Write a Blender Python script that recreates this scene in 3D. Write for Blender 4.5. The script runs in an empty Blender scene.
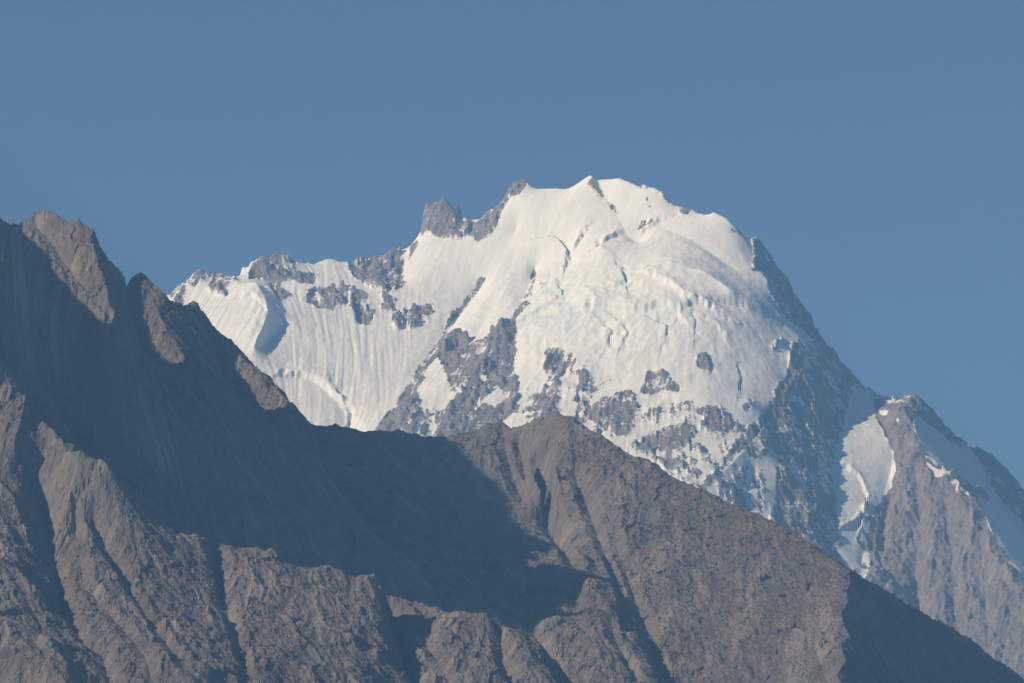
import bpy, math
import numpy as np

R = math.radians
scene = bpy.context.scene
col = scene.collection

# ------------------------------------------------------------------ camera, sky, sun, exposure
HFOV, PITCH, CAMZ = 14.0, 8.0, 1.7
SUN_ELEV, SUN_BACK = 31.0, 20.0          # degrees up; degrees towards the viewer from exact left
cam = bpy.data.cameras.new('camera')
cam.sensor_width = 36.0
cam.lens = 18.0 / math.tan(R(HFOV / 2))
cam.clip_start, cam.clip_end = 1.0, 200000.0
camo = bpy.data.objects.new('camera', cam)
camo.location = (0, 0, CAMZ)
camo.rotation_euler = (R(90 + PITCH), 0, 0)
col.objects.link(camo)
scene.camera = camo

se, sb = R(SUN_ELEV), R(SUN_BACK)
SUN = np.array([-math.cos(sb) * math.cos(se), -math.sin(sb) * math.cos(se), math.sin(se)])
world = bpy.data.worlds.new('World')
scene.world = world
world.use_nodes = True
wn = world.node_tree
sky = wn.nodes.new('ShaderNodeTexSky')
sky.sky_type = 'NISHITA'
sky.sun_disc = False
sky.sun_elevation = se
sky.sun_rotation = math.atan2(SUN[0], SUN[1])
sky.altitude = 2400
sky.air_density, sky.dust_density, sky.ozone_density = 0.85, 0.1, 3.0
wn.links.new(sky.outputs[0], wn.nodes['Background'].inputs[0])
wn.nodes['Background'].inputs[1].default_value = 0.05

sl = bpy.data.lights.new('sun', 'SUN')
sl.energy, sl.angle, sl.color = 5.0, R(0.5), (1.0, 0.82, 0.56)
so = bpy.data.objects.new('sun', sl)
from mathutils import Vector
so.rotation_euler = Vector(SUN).to_track_quat('Z', 'Y').to_euler()
so.location = (-300, -100, 500)
col.objects.link(so)
scene.view_settings.view_transform = 'Standard'
scene.view_settings.look = 'None'
scene.view_settings.exposure = 0.62
scene.view_settings.gamma = 1.0
scene.cycles.max_bounces = 4
scene.cycles.volume_bounces = 0
scene.cycles.use_denoising = True
HAZE_DENSITY, HAZE_COLOR = 5.3e-5, (0.21, 0.49, 1.0)

# ------------------------------------------------------------------ projection helpers
F = 512.0 / math.tan(R(HFOV / 2))
cp, sp = math.cos(R(PITCH)), math.sin(R(PITCH))
def ray(px, py):
    a, b = (np.asarray(px, float) - 512.0) / F, (341.5 - np.asarray(py, float)) / F
    return a, cp - b * sp, sp + b * cp            # x, y, z
def place(px, py, Y):
    dx, dy, dz = ray(px, py)
    t = Y / dy
    return dx * t, CAMZ + dz * t                  # X, Z
def project(X, Y, Z):
    z = Z - CAMZ
    d = Y * cp + z * sp
    return 512 + F * X / d, 341.5 - F * (-Y * sp + z * cp) / d

# ------------------------------------------------------------------ noise
def hash2(ix, iy, seed):
    h = (ix.astype(np.uint32) * np.uint32(374761393) + iy.astype(np.uint32) * np.uint32(668265263)
         + np.uint32(seed * 2654435761 % 4294967296))
    h = (h ^ (h >> np.uint32(13))) * np.uint32(1274126177)
    return h ^ (h >> np.uint32(16))
def perlin(x, y, seed=0):
    x0, y0 = np.floor(x), np.floor(y)
    fx, fy = (x - x0).astype(np.float32), (y - y0).astype(np.float32)
    ix, iy = x0.astype(np.int64), y0.astype(np.int64)
    u = fx * fx * fx * (fx * (fx * 6 - 15) + 10)
    v = fy * fy * fy * (fy * (fy * 6 - 15) + 10)
    def g(dx, dy):
        a = hash2(ix + dx, iy + dy, seed).astype(np.float32) * np.float32(2 * math.pi / 4294967296.0)
        return np.cos(a) * (fx - dx) + np.sin(a) * (fy - dy)
    a = g(0, 0); a = a + u * (g(1, 0) - a)
    b = g(0, 1); b = b + u * (g(1, 1) - b)
    return (a + v * (b - a)) * np.float32(1.5)
def fbm(x, y, wl, octv=4, gain=0.5, seed=0, ridged=False):
    s = np.zeros(np.shape(x), np.float32); a = 1.0; tot = 0
    for o in range(octv):
        n = perlin(x / wl + 17.3 * o, y / wl - 9.1 * o, seed + o * 7)
        if ridged: n = 1 - 2 * np.abs(n)
        s += a * n; tot += a; a *= gain; wl *= 0.5
    return s / tot

def crag(x, y, wl, seed=0, tilt=0.55):
    """angular broken rock: every irregular cell is a block with its own height and tilt"""
    x = x + wl * 0.35 * perlin(x / wl / 0.7, y / wl / 0.7, seed + 91); y = y + wl * 0.35 * perlin(x / wl / 0.8, y / wl / 0.8, seed + 92)
    X, Y = (x / wl).astype(np.float32), (y / wl).astype(np.float32)
    ix, iy = np.floor(X).astype(np.int64), np.floor(Y).astype(np.int64)
    best = np.full(X.shape, 9, np.float32); out = np.zeros(X.shape, np.float32)
    k = np.float32(1 / 4294967296.0)
    for dx in (-1, 0, 1):
        for dy in (-1, 0, 1):
            h = hash2(ix + dx, iy + dy, seed)
            px = (ix + dx) + h.astype(np.float32) * k; h = h * np.uint32(1664525) + np.uint32(1013904223)
            h ^= h >> np.uint32(15)
            py = (iy + dy) + h.astype(np.float32) * k; h = h * np.uint32(2246822519) + np.uint32(3)
            h ^= h >> np.uint32(13)
            hh = h.astype(np.float32) * k - 0.5; h = h * np.uint32(1664525) + np.uint32(1013904223); h ^= h >> np.uint32(14)
            gx = h.astype(np.float32) * k - 0.5; h = h * np.uint32(2246822519) + np.uint32(7); h ^= h >> np.uint32(15)
            gy = h.astype(np.float32) * k - 0.5
            ex, ey = X - px.astype(np.float32), Y - py.astype(np.float32)
            d = ex * ex + ey * ey
            u = d < best
            best[u] = d[u]; out[u] = (hh * (1 - tilt) + 2 * tilt * (gx * ex + gy * ey))[u]
    return out * np.float32(wl)

def blur(a, n):
    for _ in range(n):
        p = np.pad(a, 1, mode='edge')
        a = (p[:-2, 1:-1] + p[2:, 1:-1] + 2 * p[1:-1, 1:-1]) * 0.25
        p = np.pad(a, 1, mode='edge')
        a = (p[1:-1, :-2] + p[1:-1, 2:] + 2 * p[1:-1, 1:-1]) * 0.25
    return a
def blur1(a, n):
    for _ in range(n):
        p = np.pad(a, 1, mode='edge'); a = (p[:-2] + p[2:] + 2 * a) / 4
    return a
def resize(a, h, w):
    r = np.linspace(0, a.shape[0] - 1, h); c = np.linspace(0, a.shape[1] - 1, w)
    r0 = np.minimum(r.astype(int), a.shape[0] - 2); c0 = np.minimum(c.astype(int), a.shape[1] - 2)
    fr = (r - r0)[:, None]; fc = (c - c0)[None]
    t = a[r0][:, c0] * (1 - fc) + a[r0][:, c0 + 1] * fc
    b = a[r0 + 1][:, c0] * (1 - fc) + a[r0 + 1][:, c0 + 1] * fc
    return t * (1 - fr) + b * fr
def sstep(a, b, x):
    t = np.clip((x - a) / (b - a), 0, 1)
    return t * t * (3 - 2 * t)

# ------------------------------------------------------------------ terrain: ridges and gullies span a real height field
class Terrain:
    def __init__(s, px0, px1, step, rows):
        s.q0, s.q1 = (px0 - 512) / F / cp, (px1 - 512) / F / cp
        s.n = int((px1 - px0) / step)
        s.q = np.linspace(s.q0, s.q1, s.n)
        s.Yr = np.asarray(rows, float); s.m = len(s.Yr)
        s.X = s.q[None, :] * s.Yr[:, None]
        s.Y = np.repeat(s.Yr[:, None], s.n, 1)
        s.acc = np.zeros((s.m, s.n)); s.cnt = np.zeros((s.m, s.n))
        s.keep = np.zeros((s.m, s.n))
    def line(s, pts, w=1.0):
        p = np.array(pts, float)
        p = p.reshape(-1, 3)
        seg = np.hypot(np.diff(p[:, 0]), np.hypot(np.diff(p[:, 1]), np.diff(p[:, 2]) * 0.3))
        t = np.concatenate([[0], np.cumsum(seg)])
        tt = np.arange(0, t[-1], 0.25)
        px, py, Y = (np.interp(tt, t, p[:, k]) for k in range(3))
        X, Z = place(px, py, Y)
        s.points(X, Y, Z, w)
    def facet(s, anchor, gx, gy, pts):
        """points seen at these places on the plane through the anchor with slopes gx, gy"""
        X0, Z0 = place(anchor[0], anchor[1], anchor[2] * 1000.0); Y0 = anchor[2] * 1000.0
        p = np.array(pts, float).reshape(-1, 2)
        a, b, c = ray(p[:, 0], p[:, 1])
        Y = (Z0 - CAMZ - gx * X0 - gy * Y0) / (c / b - gx * a / b - gy)
        return np.column_stack([p, Y])
    def points(s, X, Y, Z, w=1.0):
        c = np.rint((X / Y - s.q0) / (s.q1 - s.q0) * (s.n - 1)).astype(int)
        r = np.rint(np.interp(Y, s.Yr, np.arange(s.m))).astype(int)
        ok = (c >= 0) & (c < s.n) & (r >= 0) & (r < s.m)
        np.add.at(s.acc, (r[ok], c[ok]), Z[ok]); np.add.at(s.cnt, (r[ok], c[ok]), 1)
        s.keep[r[ok], c[ok]] = np.maximum(s.keep[r[ok], c[ok]], w)
    def edge(s, near, far):
        s.acc[0] = near; s.cnt[0] = 1; s.acc[-1] = far; s.cnt[-1] = 1
    def solve(s):
        dx = float(np.mean(s.X[s.m // 2, 1] - s.X[s.m // 2, 0])); dy = float(np.median(np.diff(s.Yr)))
        z = None
        for f in (64, 32, 16, 8, 4, 2, 1):
            h, w = -(-s.m // f), -(-s.n // f)
            H, W = h * f, w * f
            a = np.zeros((H, W)); a[:s.m, :s.n] = s.acc
            c = np.zeros((H, W)); c[:s.m, :s.n] = s.cnt
            if f > 1:
                a = a.reshape(h, f, w, f).sum((1, 3)); c = c.reshape(h, f, w, f).sum((1, 3))
            fix = c > 0
            val = (a / np.maximum(c, 1)).astype(np.float32)
            z = (np.full((h, w), val[fix].mean()) if z is None else resize(z, h, w)).astype(np.float32)
            ax, ay = 1 / dx ** 2, 1 / dy ** 2
            kx, ky = np.float32(ax / (2 * (ax + ay))), np.float32(ay / (2 * (ax + ay)))
            z[fix] = val[fix]
            for _ in range(500 if f >= 16 else (200 if f >= 4 else (80 if f == 2 else 40))):
                p = np.pad(z, 1, mode='edge')
                z = kx * (p[1:-1, :-2] + p[1:-1, 2:]) + ky * (p[:-2, 1:-1] + p[2:, 1:-1])
                z[fix] = val[fix]
        s.Z = z.astype(np.float64)
        k = np.zeros_like(s.keep); k[:] = s.keep
        k = np.maximum(k, 0)
        # closeness to a ridge or gully line: 1 on it, falling off over about 14 cells
        d = k.copy()
        for _ in range(9):
            p = np.pad(d, 1, mode='edge')
            n = np.maximum.reduce([p[1:-1, :-2], p[1:-1, 2:], p[:-2, 1:-1], p[2:, 1:-1]]) - 1 / 10
            d = np.maximum(d, n)
        s.near = np.clip(d, 0, 1)
    def flow(s, noise, steps, Zs=None, both=True):
        """noise smeared along the fall line: ribs, flutes and scree streaks"""
        Z = s.Z if Zs is None else Zs
        gy = np.gradient(Z, axis=0) / np.gradient(s.Y, axis=0)
        gx = np.gradient(Z, axis=1) / np.gradient(s.X, axis=1)
        gy = gy - gx * s.X / s.Y * 0
        vx = -gx; vy = -gy
        # index-space direction
        ix = (vx - s.X / s.Y * vy) / np.gradient(s.X, axis=1)
        iy = vy / np.gradient(s.Y, axis=0)
        L = np.hypot(ix, iy) + 1e-9
        ix = (ix / L).astype(np.float32); iy = (iy / L).astype(np.float32)
        out = noise.astype(np.float32).copy(); wsum = 1.0
        for sgn in ((1, -1) if both else (1,)):
            c = np.repeat(np.arange(s.n, dtype=np.float32)[None], s.m, 0)
            r = np.repeat(np.arange(s.m, dtype=np.float32)[:, None], s.n, 1)
            for k in range(steps):
                ci = np.clip(np.rint(c), 0, s.n - 1).astype(np.int32); ri = np.clip(np.rint(r), 0, s.m - 1).astype(np.int32)
                c += sgn * 1.3 * ix[ri, ci]; r += sgn * 1.3 * iy[ri, ci]
                ci = np.clip(np.rint(c), 0, s.n - 1).astype(np.int32); ri = np.clip(np.rint(r), 0, s.m - 1).astype(np.int32)
                w = 1 - k / steps
                out += w * noise[ri, ci]
                if sgn == 1: wsum += w * (2 if both else 1)
        out /= wsum
        return (out - out.mean()) / (out.std() + 1e-9)
    def build(s, name, mat, attrs, flat=False):
        m, n = s.m, s.n
        co = np.empty((m * n, 3), np.float32)
        co[:, 0] = s.X.ravel(); co[:, 1] = s.Y.ravel(); co[:, 2] = s.Z.ravel()
        i = np.arange(m * n, dtype=np.int32).reshape(m, n)
        q = np.stack([i[:-1, :-1], i[:-1, 1:], i[1:, 1:], i[1:, :-1]], -1).reshape(-1)
        me = bpy.data.meshes.new(name)
        me.vertices.add(m * n); me.vertices.foreach_set('co', co.ravel())
        nf = (m - 1) * (n - 1)
        me.loops.add(nf * 4); me.loops.foreach_set('vertex_index', q)
        me.polygons.add(nf)
        me.polygons.foreach_set('loop_start', np.arange(0, nf * 4, 4, dtype=np.int32))
        me.update(calc_edges=True)
        me.shade_flat() if flat else me.shade_smooth()
        for k, v in attrs.items():
            at = me.attributes.new(k, 'FLOAT', 'POINT')
            at.data.foreach_set('value', v.astype(np.float32).ravel())
        me.materials.append(mat)
        o = bpy.data.objects.new(name, me)
        col.objects.link(o)
        return o

GX, GY = np.meshgrid(np.arange(-100, 1124), np.arange(0, 760))
def poly(mask, pts, v=1.0):
    p = np.array(pts, float).reshape(-1, 2)
    x, y = p[:, 0], p[:, 1]
    a0, a1 = int(max(x.min() - 1, -100)), int(min(x.max() + 2, 1123)); b0, b1 = int(max(y.min() - 1, 0)), int(min(y.max() + 2, 759))
    gx = GX[b0:b1, a0 + 100:a1 + 100]; gy = GY[b0:b1, a0 + 100:a1 + 100]
    ins = np.zeros(gx.shape, bool)
    for i in range(len(x)):
        x0, y0, x1, y1 = x[i - 1], y[i - 1], x[i], y[i]
        if y0 == y1: continue
        c = (gy < y0) != (gy < y1)
        ins ^= c & (gx < (x1 - x0) * (gy - y0) / (y1 - y0) + x0)
    sub = mask[b0:b1, a0 + 100:a1 + 100]
    sub[ins] = v
def sample(mask, px, py):
    x = np.clip(px + 100, 0, mask.shape[1] - 1.001); y = np.clip(py, 0, mask.shape[0] - 1.001)
    x0 = x.astype(int); y0 = y.astype(int); fx = x - x0; fy = y - y0
    return ((mask[y0, x0] * (1 - fx) + mask[y0, x0 + 1] * fx) * (1 - fy)
            + (mask[y0 + 1, x0] * (1 - fx) + mask[y0 + 1, x0 + 1] * fx) * fy)
def dab(px, py, x, y, sx, sy, rot=0):
    c, s_ = math.cos(R(rot)), math.sin(R(rot))
    u = (px - x) * c + (py - y) * s_; v = -(px - x) * s_ + (py - y) * c
    return np.exp(-0.5 * ((u / sx) ** 2 + (v / sy) ** 2))

def scarp(Z, px, py, pts, amp, w, side=1):
    """a lip of ice or rock: swells above the line (side=1) and breaks off sharply at it"""
    p = np.array(pts, float).reshape(-1, 2)
    m = 3 * w + 3
    sel = (px > p[:, 0].min() - m) & (px < p[:, 0].max() + m) & (py > p[:, 1].min() - m) & (py < p[:, 1].max() + m)
    x, y = px[sel], py[sel]
    x = x + 1.5 * perlin(x / 6, y / 6, 77); y = y + 1.5 * perlin(x / 5, y / 5, 78)
    best = np.full(x.shape, 1e9); sg = np.zeros(x.shape)
    for (x0, y0), (x1, y1) in zip(p[:-1], p[1:]):
        dx, dy = x1 - x0, y1 - y0; L2 = dx * dx + dy * dy + 1e-9
        t = np.clip(((x - x0) * dx + (y - y0) * dy) / L2, 0, 1)
        d = np.hypot(x - x0 - t * dx, y - y0 - t * dy)
        c = dx * (y - y0) - dy * (x - x0)
        u = d < best
        best[u] = d[u]; sg[u] = -np.sign(c[u]) * side
    tip = sstep(0, 6, np.minimum(np.hypot(x - p[0, 0], y - p[0, 1]), np.hypot(x - p[-1, 0], y - p[-1, 1])))
    d = best * sg
    Z[sel] += amp * tip * sstep(-1.0, 1.0, d) * np.exp(-np.maximum(d, 0) / w)

# ------------------------------------------------------------------ materials
class NT:
    def __init__(s, name):
        s.m = bpy.data.materials.new(name); s.m.use_nodes = True
        s.t = s.m.node_tree; s.b = s.t.nodes['Principled BSDF']
    def n(s, typ, **kw):
        x = s.t.nodes.new(typ)
        for k, v in kw.items(): setattr(x, k, v)
        return x
    def l(s, a, b): s.t.links.new(a, b)
    def attr(s, name):
        return s.n('ShaderNodeAttribute', attribute_name=name).outputs['Fac']
    def math(s, op, a, b=None, clamp=False):
        x = s.n('ShaderNodeMath', operation=op, use_clamp=clamp)
        for i, v in enumerate((a, b)):
            if v is None: continue
            if isinstance(v, (int, float)): x.inputs[i].default_value = v
            else: s.l(v, x.inputs[i])
        return x.outputs[0]
    def noise(s, scale, detail=4, rough=0.6, stretch=(1, 1, 1), dist=0):
        mp = s.n('ShaderNodeMapping'); mp.inputs['Scale'].default_value = [scale * k for k in stretch]
        if not hasattr(s, 'tc'): s.tc = s.n('ShaderNodeTexCoord')
        s.l(s.tc.outputs['Object'], mp.inputs[0])
        x = s.n('ShaderNodeTexNoise'); x.inputs['Scale'].default_value = 1.0
        x.inputs['Detail'].default_value = detail; x.inputs['Roughness'].default_value = rough; x.inputs['Distortion'].default_value = dist
        s.l(mp.outputs[0], x.inputs['Vector'])
        return x.outputs['Fac']
    def ramp(s, fac, a, b, ca=(0, 0, 0, 1), cb=(1, 1, 1, 1)):
        x = s.n('ShaderNodeMapRange'); x.interpolation_type = 'SMOOTHSTEP'
        s.l(fac, x.inputs['Value']); x.inputs['From Min'].default_value = a; x.inputs['From Max'].default_value = b
        return x.outputs[0]
    def mix(s, fac, a, b):
        x = s.n('ShaderNodeMix', data_type='RGBA')
        if isinstance(fac, (int, float)): x.inputs[0].default_value = fac
        else: s.l(fac, x.inputs[0])
        for i, v in ((6, a), (7, b)):
            if isinstance(v, tuple): x.inputs[i].default_value = (*v, 1)
            else: s.l(v, x.inputs[i])
        return x.outputs[2]

def rock_color(t, dark, mid, pale, k):
    big = t.ramp(t.noise(0.004 * k, 4, 0.6), 0.38, 0.62)
    med = t.ramp(t.noise(0.022 * k, 6, 0.7, (1, 1, 0.5), 0.5), 0.36, 0.64)
    fin = t.ramp(t.noise(0.12 * k, 5, 0.7), 0.35, 0.65)
    st = t.ramp(t.attr('streak'), -1.4, 1.6)
    c = t.mix(t.math('MULTIPLY', big, 0.7), mid, tuple(0.5 * (a + b) for a, b in zip(mid, dark)))
    c = t.mix(t.math('MULTIPLY', st, 0.28), c, pale)
    c = t.mix(t.math('MULTIPLY', med, 0.6), c, dark)
    c = t.mix(t.math('MULTIPLY', fin, 0.5), c, tuple(0.62 * v for v in dark))
    c = t.mix(t.math('MULTIPLY', t.ramp(t.noise(0.2 * k, 3, 0.8, (1, 1, 0.6)), 0.5, 0.75), 0.45), c, tuple(1.25 * v for v in pale))
    return c

def make_rock_material():
    t = NT('weathered brown rock')
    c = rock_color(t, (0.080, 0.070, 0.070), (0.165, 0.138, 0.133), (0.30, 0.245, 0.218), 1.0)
    hue = t.ramp(t.noise(0.0065, 5, 0.65, dist=0.8), 0.42, 0.62)
    c = t.mix(t.math('MULTIPLY', hue, 0.55), c, (0.150, 0.147, 0.150))
    c = t.mix(t.math('MULTIPLY', t.ramp(t.noise(0.011, 5, 0.7, (1, 1, 0.5), 1.0), 0.52, 0.72), 0.5), c, (0.235, 0.172, 0.14))
    c = t.mix(t.math('MULTIPLY', t.ramp(t.attr('band'), 0.3, 2.2), 0.35), c, (0.34, 0.285, 0.245))
    c = t.mix(t.math('MULTIPLY', t.ramp(t.attr('band'), -0.5, -2.0), 0.4), c, (0.10, 0.09, 0.088))
    c = t.mix(t.attr('scree'), c, (0.27, 0.245, 0.215))
    t.l(c, t.b.inputs['Base Color']); t.b.inputs['Roughness'].default_value = 0.95
    t.b.inputs['Specular IOR Level'].default_value = 0.15
    bp = t.n('ShaderNodeBump'); bp.inputs['Strength'].default_value = 0.6; bp.inputs['Distance'].default_value = 5.0
    t.l(t.noise(0.11, 7, 0.72), bp.inputs['Height']); t.l(bp.outputs[0], t.b.inputs['Normal'])
    return t.m

def make_snow_material():
    t = NT('snow and grey rock')
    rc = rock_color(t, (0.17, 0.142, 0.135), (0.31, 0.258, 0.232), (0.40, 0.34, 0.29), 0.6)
    sn = t.mix(t.ramp(t.noise(0.006, 5, 0.6), 0.35, 0.7), (0.88, 0.86, 0.82), (0.81, 0.80, 0.77))
    sn = t.mix(t.attr('ice'), sn, (0.70, 0.76, 0.78))
    f = t.math('ADD', t.attr('rock'), t.math('MULTIPLY', t.math('SUBTRACT', t.noise(0.10, 5, 0.8, (1, 1, 1.6)), 0.5), t.math('MULTIPLY', t.ramp(t.attr('rock'), 0.02, 0.3), 2.2)))
    f = t.ramp(f, 0.42, 0.58)
    t.l(t.mix(f, sn, rc), t.b.inputs['Base Color'])
    t.b.inputs['Roughness'].default_value = 0.85; t.b.inputs['Specular IOR Level'].default_value = 0.2
    bp = t.n('ShaderNodeBump'); bp.inputs['Distance'].default_value = 8.0
    t.l(t.math('ADD', 0.12, t.math('MULTIPLY', f, 0.5)), bp.inputs['Strength'])
    t.l(t.noise(0.06, 7, 0.7), bp.inputs['Height']); t.l(bp.outputs[0], t.b.inputs['Normal'])
    return t.m

def tag(o, label=None, cat=None, kind=None):
    if label: o['label'] = label
    if cat: o['category'] = cat
    if kind: o['kind'] = kind

# ------------------------------------------------------------------ the snow mountain
def km(pts): return [(a, b, c * 1000.0) for a, b, c in pts]

def skyline(pts, ys, tooth):
    """outline points with their own distances interpolated from a few ranged ones"""
    p = np.array(pts, float).reshape(-1, 2); y = np.array(ys, float).reshape(-1, 2)
    x = np.unique(np.concatenate([np.arange(p[0, 0], p[-1, 0], 1.0), p[:, 0]]))
    q = np.interp(x, p[:, 0], p[:, 1])
    a = np.interp(x, [-100, 60, 320, 330, 395, 410, 505, 530, 640, 740, 760, 1024], tooth)
    q = q - a * (np.abs(fbm(x, x * 0 + 3.3, 9, 3, 0.7, 55)) * 2.2 - 0.45)
    return np.column_stack([x, q, np.interp(x, y[:, 0], y[:, 1] * 1000)])

SNOW_SKY = [60,380, 120,335, 150,310, 172,292, 180,285, 186,281, 193,274, 200,269, 206,272, 211,277, 216,274, 222,272, 228,278, 236,281, 241,275,
    243,268, 249,267, 252,262, 257,259, 262,256, 268,257, 273,254, 279,254, 284,252, 289,254, 293,259, 298,262, 305,263, 313,264, 318,262,
    327,259, 333,259, 340,262, 347,262, 353,260, 362,258, 370,260, 378,259, 390,257, 395,251, 399,248, 403,250, 407,253, 411,250, 414,243, 420,239,
    421,228, 423,213, 425,204, 428,202, 431,204, 435,202, 441,199, 444,196, 447,199, 451,203, 456,204, 460,206, 462,213, 464,220, 468,224, 474,225,
    479,222, 483,221, 487,220, 490,215, 494,211, 499,207, 502,202, 505,197, 509,192, 512,185, 516,183, 520,181, 525,180, 528,183, 532,187,
    537,189, 550,188.5, 566,189, 572,187, 580,182, 587,177, 591,175, 594,177, 597,180, 604,179.5, 612,179, 619,178, 627,181, 634,184, 640,187, 644,184, 648,187, 655,188,
    662,192, 668,199, 675,206, 679,207, 686,207, 691,209, 697,213, 704,215, 710,214, 714,212, 720,215, 727,219, 733,225, 738,232, 743,237, 750,237, 756,237,
    760,241, 766,248, 771,256, 775,265, 780,271, 786,275, 789,277, 789,285, 791,292, 794,298, 800,304, 806,308, 811,314, 813,322, 816,331, 819,340, 824,348, 830,355,
    838,360, 846,366, 853,374, 858,381, 864,390, 868,394, 874,396, 881,400, 889,402, 899,404, 906,403, 909,397, 914,395, 920,400, 927,405, 931,413,
    938,419, 946,427, 954,435, 961,444, 968,450, 973,449, 977,446, 984,451, 991,455, 997,459, 1002,466, 1007,474, 1014,480, 1020,485, 1026,491, 1040,505, 1100,570, 1160,640]
SNOW_Y = [60,16.2, 172,16.25, 300,16.45, 420,16.65, 470,16.65, 525,16.6, 590,16.5, 660,16.32, 740,16.12, 760,16.2, 790,16.28, 815,16.2, 866,16.0, 900,15.75, 915,15.85, 962,16.1, 1024,16.45, 1160,17.0]

def rock_mask_snow():
    m = np.zeros(GX.shape, np.float32)
    P = lambda v, *p: poly(m, p, v)
    # mid-face specks, couloir rock with painted shade, left crest crags
    P(.2, 520,395, 560,345, 600,370, 640,398, 700,400, 740,410, 745,450, 700,495, 620,450, 560,425, 510,430)
    P(.64, 808,345, 822,352, 838,368, 856,384, 850,398, 846,425, 836,450, 830,470, 838,500, 836,520, 825,500, 812,470, 826,440, 836,410, 826,380, 808,364)  # rock, carried rightwards over shaded snow to paint it darker
    P(.7, 782,380, 838,396, 838,430, 818,470, 836,500, 842,562, 790,562, 777,500, 777,440)
    P(.75, 172,292, 186,281, 200,268, 206,271, 222,271, 232,281, 240,280, 224,290, 232,300, 213,296, 200,284, 188,292, 180,300)
    P(.6, 168,292, 182,290, 186,304, 178,310)
    P(.8, 247,268, 262,255, 284,250, 297,260, 296,272, 316,275, 318,283, 300,285, 290,277, 282,290, 290,297, 280,302, 268,290, 258,280, 250,280)
    P(.8, 306,290, 320,286, 344,287, 348,302, 336,312, 318,308, 306,303)
    P(.8, 348,260, 362,257, 378,258, 402,249, 404,270, 402,290, 390,296, 372,290, 352,276)
    P(.7, 352,288, 368,296, 376,312, 370,326, 356,320, 350,305)
    P(.55, 380,296, 396,300, 392,314, 382,312)
    P(.65, 392,316, 412,308, 432,305, 430,322, 412,332, 396,330)
    # pinnacle and upper left ridge
    P(1, 420,238, 421,225, 423,205, 444,192, 460,203, 464,219, 476,225, 490,214, 500,206, 510,190, 520,179, 527,182, 520,194, 508,200, 502,212, 496,228, 488,238, 478,243, 470,236, 456,240, 440,239, 430,232, 424,236)
    P(.8, 413,244, 420,238, 416,248, 408,262, 411,250)
    P(.9, 588,184, 592,176, 598,184, 604,190, 605,199, 598,196)
    P(.6, 606,200, 616,206, 620,216, 612,210)
    P(.85, 640,187, 645,184, 650,188, 648,192, 640,190)
    P(.7, 646,192, 650,204, 652,214, 647,206)
    P(.85, 660,192, 668,197, 676,206, 672,208, 664,199)
    P(.9, 677,208, 686,206, 691,210, 688,216, 680,216)
    P(.9, 730,226, 738,230, 742,236, 736,234, 731,231)
    P(.6, 640,222, 654,222, 650,228, 630,236, 640,230)
    # diagonal rib in the upper middle
    P(.9, 482,276, 486,278, 476,294, 464,308, 452,324, 444,332, 452,316, 466,298)
    P(.9, 533,270, 537,270, 534,288, 526,300, 523,298, 530,286)
    P(.95, 522,302, 528,306, 518,318, 515,330, 512,326, 514,314)
    P(.7, 537,280, 548,283, 540,288)
    # big rock area in the middle
    P(.88, 445,332, 462,336, 470,345, 478,340, 492,334, 514,318, 518,335, 514,360, 518,390, 512,415, 500,430, 480,432, 462,438, 440,440, 400,440,
       372,436, 378,424, 392,410, 405,390, 420,366, 432,350)
    P(.6, 514,400, 530,395, 545,400, 560,412, 556,424, 515,425)
    # snow tongues left inside it
    P(0, 437,356, 442,362, 450,385, 452,392, 446,400, 436,406, 430,414, 420,420, 420,405, 416,395, 424,376)
    P(0, 498,385, 503,394, 503,405, 494,410, 484,402, 472,414, 466,418, 482,400)
    P(0, 466,378, 456,390, 440,402, 430,415, 416,430, 416,440, 428,418, 442,410, 460,396)
    # lower face patches
    P(.75, 545,350, 552,347, 566,352, 578,358, 576,366, 564,370, 556,385, 560,398, 556,412, 540,410, 542,395, 546,372)
    P(.75, 578,375, 588,372, 587,390, 590,405, 604,400, 606,412, 596,418, 586,412, 574,415, 578,398)
    P(.75, 610,400, 630,396, 640,402, 636,424, 630,440, 618,436, 600,430, 590,420, 580,424, 575,416, 600,415)
    P(.8, 642,385, 650,370, 664,376, 678,385, 680,392, 664,392, 652,398, 640,392)
    P(.7, 648,408, 662,412, 658,424, 648,420)
    P(.8, 645,438, 664,428, 684,424, 690,432, 684,448, 670,452, 650,456, 640,448)
    P(.7, 655,456, 680,450, 700,462, 700,480, 680,476, 640,455, 620,440, 640,446)
    P(.8, 695,358, 708,354, 712,366, 710,376, 698,370)
    P(.75, 700,408, 712,406, 722,416, 734,428, 726,436, 710,436, 702,430)
    P(.5, 684,424, 702,430, 700,450, 690,456)
    P(.8, 742,405, 752,398, 750,410, 744,412)
    P(.8, 770,346, 784,340, 774,356)
    # rock rib running down to the lower left from the right spur
    P(.85, 786,396, 778,412, 768,428, 752,440, 742,452, 728,466, 716,480, 704,494, 700,488, 712,474, 722,462, 734,446, 750,430, 764,412, 776,396)
    P(.75, 742,440, 764,436, 776,444, 766,458, 748,460)
    P(.6, 730,464, 748,462, 746,480, 752,500, 744,516, 724,500)
    P(.6, 752,475, 762,470, 768,500, 758,520, 746,510)
    P(.7, 716,482, 726,478, 720,500, 710,496)
    # right spur top and its shaded side
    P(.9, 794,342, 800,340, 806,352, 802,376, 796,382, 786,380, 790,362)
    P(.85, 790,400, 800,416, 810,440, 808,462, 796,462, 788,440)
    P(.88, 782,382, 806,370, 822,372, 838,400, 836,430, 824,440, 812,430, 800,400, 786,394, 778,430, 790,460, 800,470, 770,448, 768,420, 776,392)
    P(.88, 752,240, 762,240, 790,277, 794,298, 812,314, 820,342, 845,365, 840,368, 822,362, 808,336, 790,322, 774,302, 768,280, 755,262)
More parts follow.
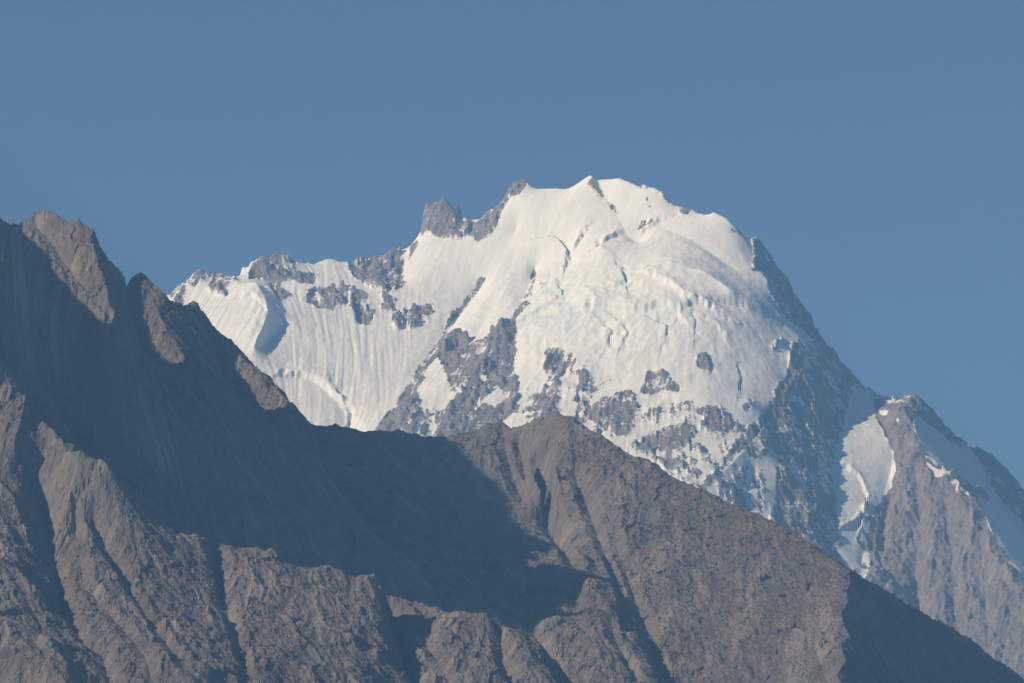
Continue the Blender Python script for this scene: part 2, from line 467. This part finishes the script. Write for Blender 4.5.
    P(.8, 838,360, 846,366, 868,394, 858,390, 846,376)
    P(.88, 776,500, 790,480, 806,500, 826,520, 838,545, 840,562, 800,555, 770,520)
    P(.8, 812,505, 824,520, 836,540, 828,545, 816,528)
    P(.9, 754,264, 760,262, 760,272, 754,272)
    P(.5, 768,284, 774,282, 776,300, 770,296)
    # rock face on the right
    P(1.4, 874,402, 880,398, 895,404, 905,404, 909,394, 916,396, 932,412, 962,444, 958,448, 936,430, 920,418, 912,420, 916,440, 926,458, 948,472, 962,484, 985,515,
       996,545, 1012,566, 1024,585, 1130,720, 1130,760, 840,760, 850,620, 862,590, 866,560, 868,530, 880,505, 890,490, 895,470, 893,448, 884,430, 876,418)
    P(-.3, 880,412, 890,410, 886,416, 880,415)
    P(0, 898,416, 902,424, 900,428, 896,420)
    P(-.3, 926,462, 936,468, 952,472, 942,478, 934,476, 926,468)
    P(-.3, 1008,546, 1016,550, 1030,566, 1030,572, 1016,560)
    P(.95, 970,448, 977,444, 991,454, 1004,470, 1030,490, 1060,525, 1060,560, 1020,520, 1000,500, 985,475, 974,462)
    P(-.3, 968,450, 972,452, 988,474, 980,472, 970,460)
    P(.7, 940,474, 955,474, 975,490, 990,505, 975,500, 955,490)
    # broken ice beside the rock face
    P(.35, 866,498, 878,500, 872,520, 866,540, 872,566, 862,590, 852,580, 850,565, 858,545, 858,520)
    # hidden lower part
    P(1, 60,560, 800,640, 840,600, 860,760, 0,760)
    return m

def snow_mountain():
    rows = np.concatenate([np.linspace(12600, 14300, 120)[:-1], np.linspace(14300, 17050, 680)[:-1], np.linspace(17050, 19500, 60)])
    T = Terrain(40, 1150, 1.0, rows)
    sk = skyline(SNOW_SKY, SNOW_Y, [2.5, 2.5, 2.5, .6, 1.2, 3, 2.5, .2, .2, .6, 2.2, 2.2])
    A = (916,432,15.55)
    i = (sk[:, 0] > 925)
    fy = T.facet(A, -1.0, 0.46, sk[i, :2].ravel())[:, 2]
    sk[i, 2] = np.clip(sk[i, 2] + (fy - sk[i, 2]) * sstep(920, 945, sk[i, 0]), 15600, 16950)
    T.line(sk)
    T.line(T.facet(A, .3, 1.0, (916,432, 922,448, 926,460, 936,466, 948,472, 955,478, 962,484, 972,498, 985,515, 991,530, 996,545, 1003,556, 1012,566, 1024,585, 1060,660)))
    T.line(T.facet(A, -1.0, 0.46, (960,462, 985,490, 1010,520, 1040,560, 1080,620)))
    for p in ((905,440, 893,465, 885,520, 880,560), (915,470, 920,520, 915,580, 920,640), (945,490, 950,540, 955,600, 960,680), (980,540, 985,600, 990,680)):
        T.line(T.facet(A, .3, 1.0, p))
    L = lambda *p, w=1.0: T.line(km(p), w)
    # spur dividing the sunlit face from the shaded right side
    L((743,237,16.12), (753,250,16.1), (754,264,16.03), (768,281,15.96), (773,302,15.9), (790,325,15.83), (806,345,15.75), (803,362,15.65), (788,385,15.5),
      (779,410,15.38), (775,440,15.22), (777,470,15.08), (778,500,15.0), (786,540,14.84), (800,600,14.5))
    L((764,430,15.2), (742,452,15.06), (722,472,14.95), (705,492,14.84), (680,530,14.62), (640,620,14.0))
    L((755,470,15.05), (745,500,14.92), (745,540,14.75))
    L((788,385,15.53), (798,415,15.46), (808,440,15.36), (812,460,15.27))
    # couloir
    L((842,364,16.05), (838,400,15.76), (832,440,15.5), (830,480,15.3), (832,520,15.1), (838,560,14.92), (856,600,14.62), (880,640,14.4))
    L((868,394,15.95), (876,412,15.75), (890,440,15.55), (893,465,15.46), (884,495,15.32), (872,530,15.15), (862,560,15.0), (858,590,14.75))
    # right rock face
    L((899,404,15.72), (908,415,15.64), (916,432,15.55))
    # left sub peak with its shaded right side
    L((241,275,16.32), (247,284,16.2), (256,283,16.1), (264,297,16.02), (268,312,15.93), (262,328,15.84), (254,345,15.75))
    L((272,285,16.3), (280,300,16.12), (288,316,16.0), (282,330,15.94), (270,343,15.87), (258,352,15.78))
    # fluted wall foot, bergschrund and the mid ribs
    L((285,375,15.72), (310,380,15.7), (330,395,15.62), (345,415,15.52), (345,440,15.4), (350,500,15.0))
    L((407,253,16.55), (399,285,16.37))
    L((478,292,16.27), (452,325,16.05), (425,362,15.8), (395,405,15.53), (365,445,15.28), (340,500,14.95))
    L((535,270,16.25), (516,315,15.95), (514,360,15.7), (505,400,15.45), (500,440,15.2), (490,520,14.7))
    L((525,181,16.6), (515,230,16.45), (500,280,16.22), (480,330,15.92), (450,390,15.55), (430,440,15.25))
    # summit ribs and dome
    L((591,175,16.5), (603,195,16.42), (615,212,16.33), (625,235,16.22), (640,245,16.17))
    L((660,192,16.32), (652,225,16.22), (690,240,16.1), (735,270,15.97))
    L((640,262,15.98), (670,262,15.9), (705,272,15.82), (730,290,15.74), (760,305,15.77))
    L((600,245,16.12), (625,262,16.0), (600,290,15.86), (640,298,15.76), (690,303,15.7), (750,308,15.74), (785,330,15.77))
    L((600,310,15.77), (650,315,15.68), (700,318,15.63), (740,322,15.65))
    L((560,380,15.47), (600,390,15.42), (650,390,15.36), (700,390,15.3), (750,400,15.3))
    L((540,440,15.1), (600,450,15.05), (660,470,14.97))
    T.edge(-60, -60)
    T.solve()
    px, py = project(T.X, T.Y, T.Z)
    rm = blur(rock_mask_snow(), 1)
    rk = sample(rm, px, py)
    back = T.Yr[:, None] > (np.interp(T.q, (sk[:, 0] - 512) / F / cp, sk[:, 2])[None, :] + 15)
    rk = np.where(back, 0.5, rk)
    nz = fbm(T.X, T.Y * 0.45 + T.Z * 0.9, 85, 5, 0.78, 5)
    nz = nz / nz.std()
    soft = blur(rk, 4)
    white = np.random.default_rng(3).standard_normal((T.m, T.n)).astype(np.float32)
    run = T.flow(blur(white, 1) * 3, 12, blur(T.Z, 6))
    rock = np.clip(0.5 + (0.6 * rk + 0.4 * soft - 0.5) * 1.1 + (nz * 0.27 + run * 0.17) * sstep(0.01, 0.25, soft), 0, 1)
    rr = blur(rock, 1)
    keep = 1 - T.near
    # relief
    Zs = blur(T.Z, 6)
    big = fbm(T.X, T.Y, 330, 4, 0.5, 11, True)
    Z1 = T.Z + keep * big * 20 * (0.4 + rr * 0.6)
    Zs = blur(Z1, 5)
    fl = T.flow(blur(white[:, ::-1], 1) * 3, 30, Zs)
    fl2 = T.flow(blur(white[::-1], 4) * 10, 26, Zs)
    flute = dab(px, py, 330, 350, 60, 60) * 1.3 + dab(px, py, 205, 305, 35, 22) * 1.3 + 0.25 - 0.2 * dab(px, py, 690, 265, 60, 35)
    nearS = np.clip(1 - 0.75 * T.near, 0, 1)
    Z1 = Z1 + nearS * fl * (0.75 * flute + 1.2 * rr) + nearS * fl2 * (0.55 * flute + 2.0 * rr)
    def n0(*k):
        v = fbm(T.X, T.Y, *k); return v - v.mean()
    Z1 += n0(90, 6, 0.66, 31, True) * (2.6 + 8 * rr) * (0.3 + 0.7 * keep)
    r2 = sstep(0.35, 0.65, rr)
    Z1 += r2 * (0.5 + 0.5 * keep) * (0.42 * crag(T.X, T.Y, 110, 71) + 0.42 * crag(T.X, T.Y, 50, 72)) + r2 * 0.42 * crag(T.X, T.Y, 24, 73)
    Z1 += n0(150, 3, 0.55, 52, True) * 9 * (1 - rr) * dab(px, py, 610, 330, 120, 70)
    Z1 += n0(45, 4, 0.62, 51, True) * 5 * (dab(px, py, 640, 335, 90, 25) + 1.6 * dab(px, py, 268, 318, 15, 22) + dab(px, py, 560, 300, 40, 20, -45)) * (1 - rr)
    for pts, am, w in (((547,238, 555,237, 563,243, 567,252, 566,258), -22, 9), ((572,252, 578,243, 584,234), 16, 7), ((600,246, 610,240, 617,234, 630,235, 642,234, 650,227, 662,222), 14, 9),
            ((620,268, 624,275, 626,284), -16, 6), ((606,287, 616,287, 624,285), 12, 6), ((631,280, 638,270, 646,269), -14, 7), ((590,308, 604,306, 618,309, 632,312, 646,311, 660,306, 668,308, 677,316), 22, 12),
            ((684,312, 690,305, 700,306, 710,312), 14, 9), ((712,305, 725,302, 740,305, 757,311), 8, 8), ((652,278, 664,284, 674,292, 683,301, 698,306), 16, 12), ((690,312, 695,322, 694,338), -8, 8),
            ((283,377, 300,376, 313,381, 325,388, 335,399, 343,404, 349,411), 18, 9), ((341,400, 349,412, 348,424, 342,436), -18, 8), ((508,330, 520,322, 540,312, 560,300), 10, 9), ((530,296, 545,290, 556,277), -14, 8),
            ((556,282, 562,292, 561,300), -12, 6), ((735,362, 741,375, 738,392), -6, 8), ((845,470, 858,478, 868,500, 862,520), 12, 8), ((838,532, 852,528, 866,518), 14, 8),
            ((600,320, 612,330, 606,345), -9, 8), ((620,322, 628,330, 622,344), -9, 8), ((655,320, 668,326, 664,340), -9, 8), ((705,320, 716,326, 722,336), 10, 8), ((240,300, 252,296, 262,306), 12, 8)):
        scarp(Z1, px, py, pts, 1.35 * am, w)
    T.Z = Z1
    ice = dab(px, py, 545, 310, 30, 14, -50) * .7 + dab(px, py, 620, 318, 60, 10) * .7 + dab(px, py, 730, 380, 20, 30) * .5 + dab(px, py, 850, 530, 20, 40) * .5 + dab(px, py, 250, 320, 20, 16) * .5
    ice = np.clip(ice * (0.5 + nz), 0, 1) * (1 - rk)
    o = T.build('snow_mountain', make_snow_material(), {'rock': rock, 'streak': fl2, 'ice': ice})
    tag(o, 'high snow-covered mountain with grey rock pinnacle and ribs, standing behind the brown ridge', 'mountain', 'structure')
    return T

# ------------------------------------------------------------------ the brown ridge in front
RIDGE_SKY = [-30,262, -6,222, 0,218, 4,224, 12,225, 22,221, 27,216, 31,213, 36,211, 42,211, 48,214, 53,214, 58,217, 64,221, 69,222, 75,222, 79,218, 82,224, 88,227, 92,228, 95,234, 97,244,
    103,254, 108,260, 113,265, 118,272, 124,279, 129,281, 132,277, 136,275, 141,272, 145,275, 149,281, 155,286, 161,291, 167,297, 174,303, 180,305, 184,306, 189,304, 193,302, 197,305, 200,309, 205,314, 209,322, 214,328, 219,335, 226,340, 233,345,
    240,352, 246,358, 254,366, 262,374, 270,383, 278,393, 288,403, 298,413, 308,422, 318,430, 322,432, 326,430, 330,429, 335,432, 340,436, 346,438, 352,439, 358,437, 362,435, 368,432, 378,431, 390,432, 398,430, 403,431, 409,436, 415,440, 421,439, 427,437,
    440,438, 452,439, 460,441, 466,439, 472,436, 477,434, 480,435, 484,431, 490,428, 494,424, 498,422, 501,421, 504,424, 507,428, 513,427, 520,426, 528,424, 536,421, 543,419, 549,416, 554,414, 560,415, 568,416, 575,419, 582,424, 590,430, 599,436, 610,443,
    620,448, 630,455, 637,461, 643,460, 650,461, 658,466, 668,473, 680,480, 690,485, 700,489, 715,497, 728,501, 740,507, 755,513, 770,520, 785,527, 800,536, 812,544, 824,553, 836,562, 850,572, 862,578, 876,585, 890,594, 903,601, 917,610, 930,618, 942,624, 952,627,
    964,635, 976,643, 990,655, 1003,664, 1015,675, 1030,690, 1100,760, 1200,860]
RIDGE_Y = [-30,6.85, 23,6.9, 26,7.24, 31,7.24, 60,7.2, 92,7.17, 97,7.18, 113,7.24, 126,7.3, 129,7.6, 141,7.62, 155,7.63, 170,7.64, 187,7.66, 188,7.68, 210,7.69, 255,7.62, 256,8.45, 310,8.8, 345,9.0, 440,9.0, 500,8.85, 560,8.65, 640,8.35, 700,8.15, 780,7.9, 850,7.62, 950,8.02, 1010,8.28, 1200,8.9]

# (offset across the sun's rays, height of the shadow edge brought along them)
SHADOW_CREST = [(6300,1300), (6560,1560), (6640,1720), (6672,1800), (6700,1990), (6772,2050), (6834,2080), (6899,2117), (6989,2172), (7056,2205), (7096,2205), (7116,2145), (7175,2165), (7227,2205),
    (7290,2252), (7330,2318), (7390,2376), (7450,2405), (7530,2422), (7615,2448), (7658,2462), (7703,2478), (7760,2500), (7821,2530), (7888,2562), (8000,2625), (8139,2686), (8285,2755), (8394,2789), (8511,2816), (8650,2850), (8800,2800), (9000,2650), (9300,2400)]
def brown_ridge():
    rows = np.concatenate([np.linspace(5000, 5900, 60)[:-1], np.linspace(5900, 9150, 1000)[:-1], np.linspace(9150, 10800, 60)])
    T = Terrain(-420, 1180, 1.1, rows)
    sk = skyline(RIDGE_SKY, RIDGE_Y, [1.8, 1.8, 1.5, 1.5, 1.2, 1.2, 1.8, 1.8, 1, .8, .8, .8])
    i = (sk[:, 0] > 850) & (sk[:, 0] < 1020)
    sk[i, 2] = T.facet((850,572,7.62), -1.5, 0.5, sk[i, :2].ravel())[:, 2]
    sk[sk[:, 0] >= 1020, 2] = sk[i, 2].max() + 60
    for x0, x1 in ((-40,23), (26,126), (129,187), (188,255), (256,1300)):
        T.line(sk[(sk[:, 0] >= x0) & (sk[:, 0] <= x1)])
    L = lambda *p, w=1.0: T.line(km(p), w)
    # upper left spurs and the gullies between them
    def spur(anchor, lit, crest):
        T.line(T.facet(anchor, .35, 1.0, lit)); T.line(T.facet(anchor, .35, 1.0, crest))
    spur((92,228,7.17), (31,214, 38,230, 55,250, 75,280, 92,300, 105,316), (92,228, 93,246, 99,266, 107,284, 109,300, 116,318))
    spur((141,274,7.62), (135,282, 134,310, 141,330, 152,346, 165,360, 182,376), (141,274, 151,292, 158,310, 166,328, 178,345, 188,360, 200,389))
    spur((225,340,7.635), (205,325, 215,345, 222,365, 228,390, 232,405, 262,422), (200,309, 226,341, 250,364, 266,377, 288,401, 303,425))
    L((126,345,7.3), (150,380,7.2), (185,430,7.08))
    L((192,345,7.36), (202,370,7.32), (214,398,7.25), (226,425,7.18), (250,480,7.08))
    L((314,428,8.8), (322,460,8.4), (345,510,7.9), (380,570,7.4))
    L((-60,290,7.05), (-50,270,7.4), (-40,272,8.2), (-30,310,9.0))
    L((-60,470,6.75), (-70,540,6.5), (-80,620,6.2), (-90,700,5.9))
    for x0, x1, dY, dz in ((32,122,140,-300), (133,184,150,-300)):
        q = sk[(sk[:, 0] >= x0) & (sk[:, 0] <= x1)]
        X, Z = place(q[:, 0], q[:, 1], q[:, 2]); tt = np.linspace(0, len(X) - 1, 600); ii = np.arange(len(X))
        T.points(np.interp(tt, ii, X) * 1.01, np.interp(tt, ii, q[:, 2]) + dY, np.interp(tt, ii, blur1(Z, 5)) + dz)
    # main hollow
    L((400,431,9.02), (412,470,8.7), (440,508,8.32), (468,543,7.9), (495,580,7.52), (535,640,7.12), (575,710,6.8), (620,790,6.4))
    L((478,508,8.36), (500,519,8.36), (522,527,8.38))
    L((490,543,7.92), (512,545,7.92), (537,549,7.9), (554,557,7.88))
    L((515,572,7.55), (542,569,7.55), (562,570,7.55))
    L((60,440,6.98), (110,500,6.93), (200,570,6.9), (300,600,6.95), (390,625,7.02), (480,645,7.12))
    # spurs of the near lower left
    L((-60,320,6.93), (-20,345,6.88), (3,362,6.84), (12,374,6.82), (19,388,6.79), (25,394,6.75), (21,418,6.69), (14,440,6.63))
    L((34,410,6.88), (30,436,6.78), (22,452,6.7))
    L((-30,490,6.56), (4,500,6.53), (20,540,6.47))
    L((40,424,6.72), (43,421,6.71), (48,425,6.70), (55,431,6.68), (62,440,6.66), (68,451,6.64), (74,452,6.610), (80,449,6.610), (88,456,6.610), (96,459,6.610), (102,459,6.607), (108,468,6.595), (116,482,6.585), (125,496,6.576), (140,505,6.594),
      (152,513,6.609), (160,515,6.626), (168,521,6.623), (174,530,6.619), (178,537,6.622), (190,540,6.622), (200,537,6.631), (206,539,6.627), (209,550,6.599), (212,575,6.500), (216,600,6.400))
    L((216,560,6.66), (220,590,6.52), (226,620,6.38))
    L((206,539,6.66), (212,556,6.68), (218,549,6.63), (224,546,6.62), (230,546,6.62), (238,550,6.62), (250,548,6.62), (258,549,6.61), (266,552,6.61), (271,547,6.61), (277,553,6.61), (284,560,6.6), (295,565,6.6), (306,567,6.6),
      (316,568,6.6), (326,571,6.6), (335,578,6.6), (341,585,6.6), (347,581,6.59), (355,579,6.58), (364,577,6.58), (375,577,6.57), (379,588,6.54), (386,604,6.5), (381,620,6.43), (368,640,6.34), (366,665,6.24), (372,700,6.1))
    L((219,549,6.63), (222,575,6.54), (226,612,6.38), (240,650,6.22), (250,700,6.0))
    L((400,596,6.72), (410,602,6.7), (420,612,6.66), (430,621,6.6), (437,617,6.58), (448,613,6.57), (458,612,6.56), (468,613,6.56), (477,612,6.56), (487,612,6.55), (493,619,6.54), (500,626,6.53), (510,629,6.52), (522,632,6.5), (526,640,6.46),
      (533,662,6.36), (548,680,6.28), (570,710,6.15))
    L((390,620,6.68), (398,650,6.5), (415,690,6.3), (430,740,6.1))
    L((430,622,6.58), (428,650,6.45), (442,668,6.36), (455,700,6.2))
    L((500,640,6.52), (503,665,6.4), (512,690,6.3))
    L((535,640,6.7), (560,670,6.62), (600,720,6.4))
    # gullies in the near face
    L((75,528,6.55), (79,555,6.46), (83,586,6.36), (100,606,6.28), (126,633,6.16), (145,660,6.05), (155,690,5.95))
    L((94,528,6.55), (111,562,6.47), (130,592,6.36), (143,612,6.27), (166,645,6.12), (192,680,5.97), (206,710,5.86))
    L((-40,590,6.25), (0,614,6.15), (20,621,6.11), (38,648,6.02), (52,657,5.98), (70,690,5.88))
    L((0,556,6.33), (22,592,6.25), (46,641,6.12), (80,646,6.13), (102,656,6.1), (110,690,5.98))
    L((30,480,6.64), (42,510,6.61), (48,540,6.54), (55,580,6.44), (64,615,6.3), (84,645,6.14))
    # front face of the right hand peak
    L((501,421,8.87), (505,450,8.74), (514,483,8.6), (526,508,8.48), (544,530,8.36), (556,545,8.12), (566,558,7.88), (576,570,7.57), (578,590,7.42), (575,605,7.32), (580,630,7.1), (600,650,6.98))
    L((518,448,8.76), (521,458,8.71), (524,475,8.63), (536,498,8.5), (550,520,8.36))
    L((531,444,8.66), (530,455,8.58), (532,470,8.48), (540,490,8.32))
    L((556,414,8.67), (558,445,8.43), (556,470,8.36), (563,500,8.2), (575,530,8.0), (590,557,7.72), (604,582,7.48), (609,605,7.25), (614,640,7.08), (628,665,6.98), (645,700,6.85))
    L((575,478,8.34), (588,510,8.14), (600,545,7.88), (614,575,7.6), (623,605,7.39), (625,635,7.13), (640,665,6.93), (660,700,6.72))
    L((590,470,8.29), (605,510,8.04), (620,560,7.7), (642,620,7.32), (665,690,6.98))
    L((850,572,7.62), (851,582,7.56), (846,591,7.5), (848,603,7.42), (841,611,7.37), (843,622,7.29), (849,634,7.2), (840,645,7.15), (846,660,7.05), (837,674,6.97), (843,690,6.87), (840,715,6.72))
    A, gx, gy = (640,462,8.34), -0.02, 0.40
    T.line(T.facet(A, gx, gy, (670,716, 720,722, 770,718, 815,724)), 0.2)
    L((816,655,7.14), (822,670,7.05), (830,692,6.9))
    A, gx, gy = (850,572,7.62), -1.5, 0.5
    for x in range(864, 1016, 7):
        y = float(np.interp(x, sk[:, 0], sk[:, 1]))
        T.line(T.facet(A, gx, gy, [k for yy in np.linspace(y, 715, 12) for k in (x, yy)]), 0.55)
    # unseen ridge beyond the left edge, its crest shaped to cast the wanted shadow edges
    cr = np.array(SHADOW_CREST, float)
    ta = np.arange(cr[0, 0], cr[-1, 0], 1.5)
    tv = np.interp(ta, cr[:, 0], cr[:, 1]) + 7 * fbm(ta, ta * 0, 90, 4, 0.6, 9)
    Xc = np.full(ta.shape, -1300.0); Yc = (ta + Xc * math.sin(sb)) / math.cos(sb)
    Zc = tv - (Xc * math.cos(sb) + Yc * math.sin(sb)) * math.tan(se)
    T.points(Xc, Yc, Zc)
    bk = sk[(sk[:, 0] > 192) & (sk[:, 0] < 1100)]
    X, Z = place(bk[:, 0], bk[:, 1], bk[:, 2])
    tt = np.linspace(0, len(X) - 1, 4000); ii = np.arange(len(X))
    T.points(np.interp(tt, ii, X) , np.interp(tt, ii, bk[:, 2]) + 260, np.interp(tt, ii, blur1(Z, 6)) - 240)
    T.edge(-40, -40)
    T.solve()
    px, py = project(T.X, T.Y, T.Z)
    keep = 1 - T.near
    white = np.random.default_rng(8).standard_normal((T.m, T.n)).astype(np.float32)
    Z1 = T.Z + keep * fbm(T.X, T.Y, 210, 4, 0.55, 12, True) * 16 * (1 - 0.6 * sstep(640, 740, px))
    sl = np.hypot(np.gradient(T.Z, axis=0) / np.gradient(T.Y, axis=0), np.gradient(T.Z, axis=1) / np.gradient(T.X, axis=1))
    sl = np.clip(blur(sl, 6), 0, 3); st = np.sqrt(1 + sl * sl) / 1.35
    calm = 1 - 0.68 * sstep(620, 740, px)                        # the right hand slope is mostly scree
    Z1 += (0.5 + 0.5 * keep) * calm * st * (0.15 * crag(T.X, T.Y, 95, 61) + 0.15 * blur(crag(T.X, T.Y, 44, 62), 1))
    Zs = blur(Z1, 5)
    fl = T.flow(blur(white, 1) * 3, 14, Zs)
    fl2 = T.flow(blur(white[::-1], 5) * 12, 24, Zs)
    Z1 += calm * (fl * 0.35 * (1 - 0.6 * T.near) / st ** 2 + fl2 * 1.4 * (1 - 0.8 * T.near))
    Z1 += (0.75 + 0.25 * keep) * (0.3 + 0.7 * calm) * st * (0.25 * crag(T.X, T.Y, 22, 63) + 0.29 * crag(T.X, T.Y, 10, 64))
    Z1 += fbm(T.X, T.Y, 40, 4, 0.7, 32, True) * 3.5 * (0.3 + 0.7 * keep)
    scree = 0 * px
    for a in ((35, 315, 14, 40, -30), (160, 455, 9, 22, -30), (60, 370, 8, 16, -40)):
        scree += 0.9 * dab(px, py, *a)
    w = sstep(560, 660, px)
    ac, al = T.X * 0.96 - T.Y * 0.26 + 25 * perlin(T.X / 160, T.Y / 160, 5), T.X * 0.26 + T.Y * 0.96
    talus = fbm(ac, al * 0.13, 110, 5, 0.6, 87)
    band = fl2 * (1 - 0.7 * w) + 1.0 * w * talus / talus.std()
    Z1 += w * (0.7 * talus / talus.std() + 0.13 * crag(T.X, T.Y, 60, 65) * st)
    scree = np.clip(scree * (0.6 + 0.35 * fl), 0, 0.9)
    T.Z = Z1
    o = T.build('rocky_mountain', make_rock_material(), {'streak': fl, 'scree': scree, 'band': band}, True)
    tag(o, 'bare brown rocky mountain ridge in front, half in blue shadow, below the snow mountain', 'mountain', 'structure')
    return T

def valley_ground():
    xs = np.linspace(-30000, 30000, 61); ys = np.linspace(-6000, 36000, 61)
    X, Y = np.meshgrid(xs, ys)
    T = Terrain.__new__(Terrain)
    T.X, T.Y, T.m, T.n = X, Y, 61, 61
    T.Z = np.zeros_like(X)
    t = NT('dry valley gravel')
    c = t.mix(t.ramp(t.noise(0.002, 6, 0.6), 0.4, 0.6), (0.16, 0.14, 0.11), (0.10, 0.095, 0.08))
    t.l(c, t.b.inputs['Base Color']); t.b.inputs['Roughness'].default_value = 0.95
    o = T.build('ground', t.m, {})
    tag(o, 'dry valley floor below the mountains', 'ground', 'structure')

def haze_box():
    me = bpy.data.meshes.new('haze')
    x0, x1, y0, y1, z0, z1 = -31000, 31000, -7000, 37000, -65, 2900
    v = [(x, y, z) for z in (z0, z1) for y in (y0, y1) for x in (x0, x1)]
    f = [(0, 2, 3, 1), (4, 5, 7, 6), (0, 1, 5, 4), (2, 6, 7, 3), (0, 4, 6, 2), (1, 3, 7, 5)]
    me.from_pydata(v, [], f)
    m = bpy.data.materials.new('mountain air'); m.use_nodes = True
    nt = m.node_tree; nt.nodes.remove(nt.nodes['Principled BSDF'])
    vol = nt.nodes.new('ShaderNodeVolumePrincipled')
    vol.inputs['Color'].default_value = (*HAZE_COLOR, 1)
    vol.inputs['Density'].default_value = HAZE_DENSITY
    vol.inputs['Anisotropy'].default_value = 0.0
    nt.links.new(vol.outputs[0], nt.nodes['Material Output'].inputs['Volume'])
    me.materials.append(m)
    o = bpy.data.objects.new('haze', me); col.objects.link(o)
    tag(o, 'thin blue mountain haze', 'haze', 'stuff')

snow_mountain()
brown_ridge()
valley_ground()
haze_box()
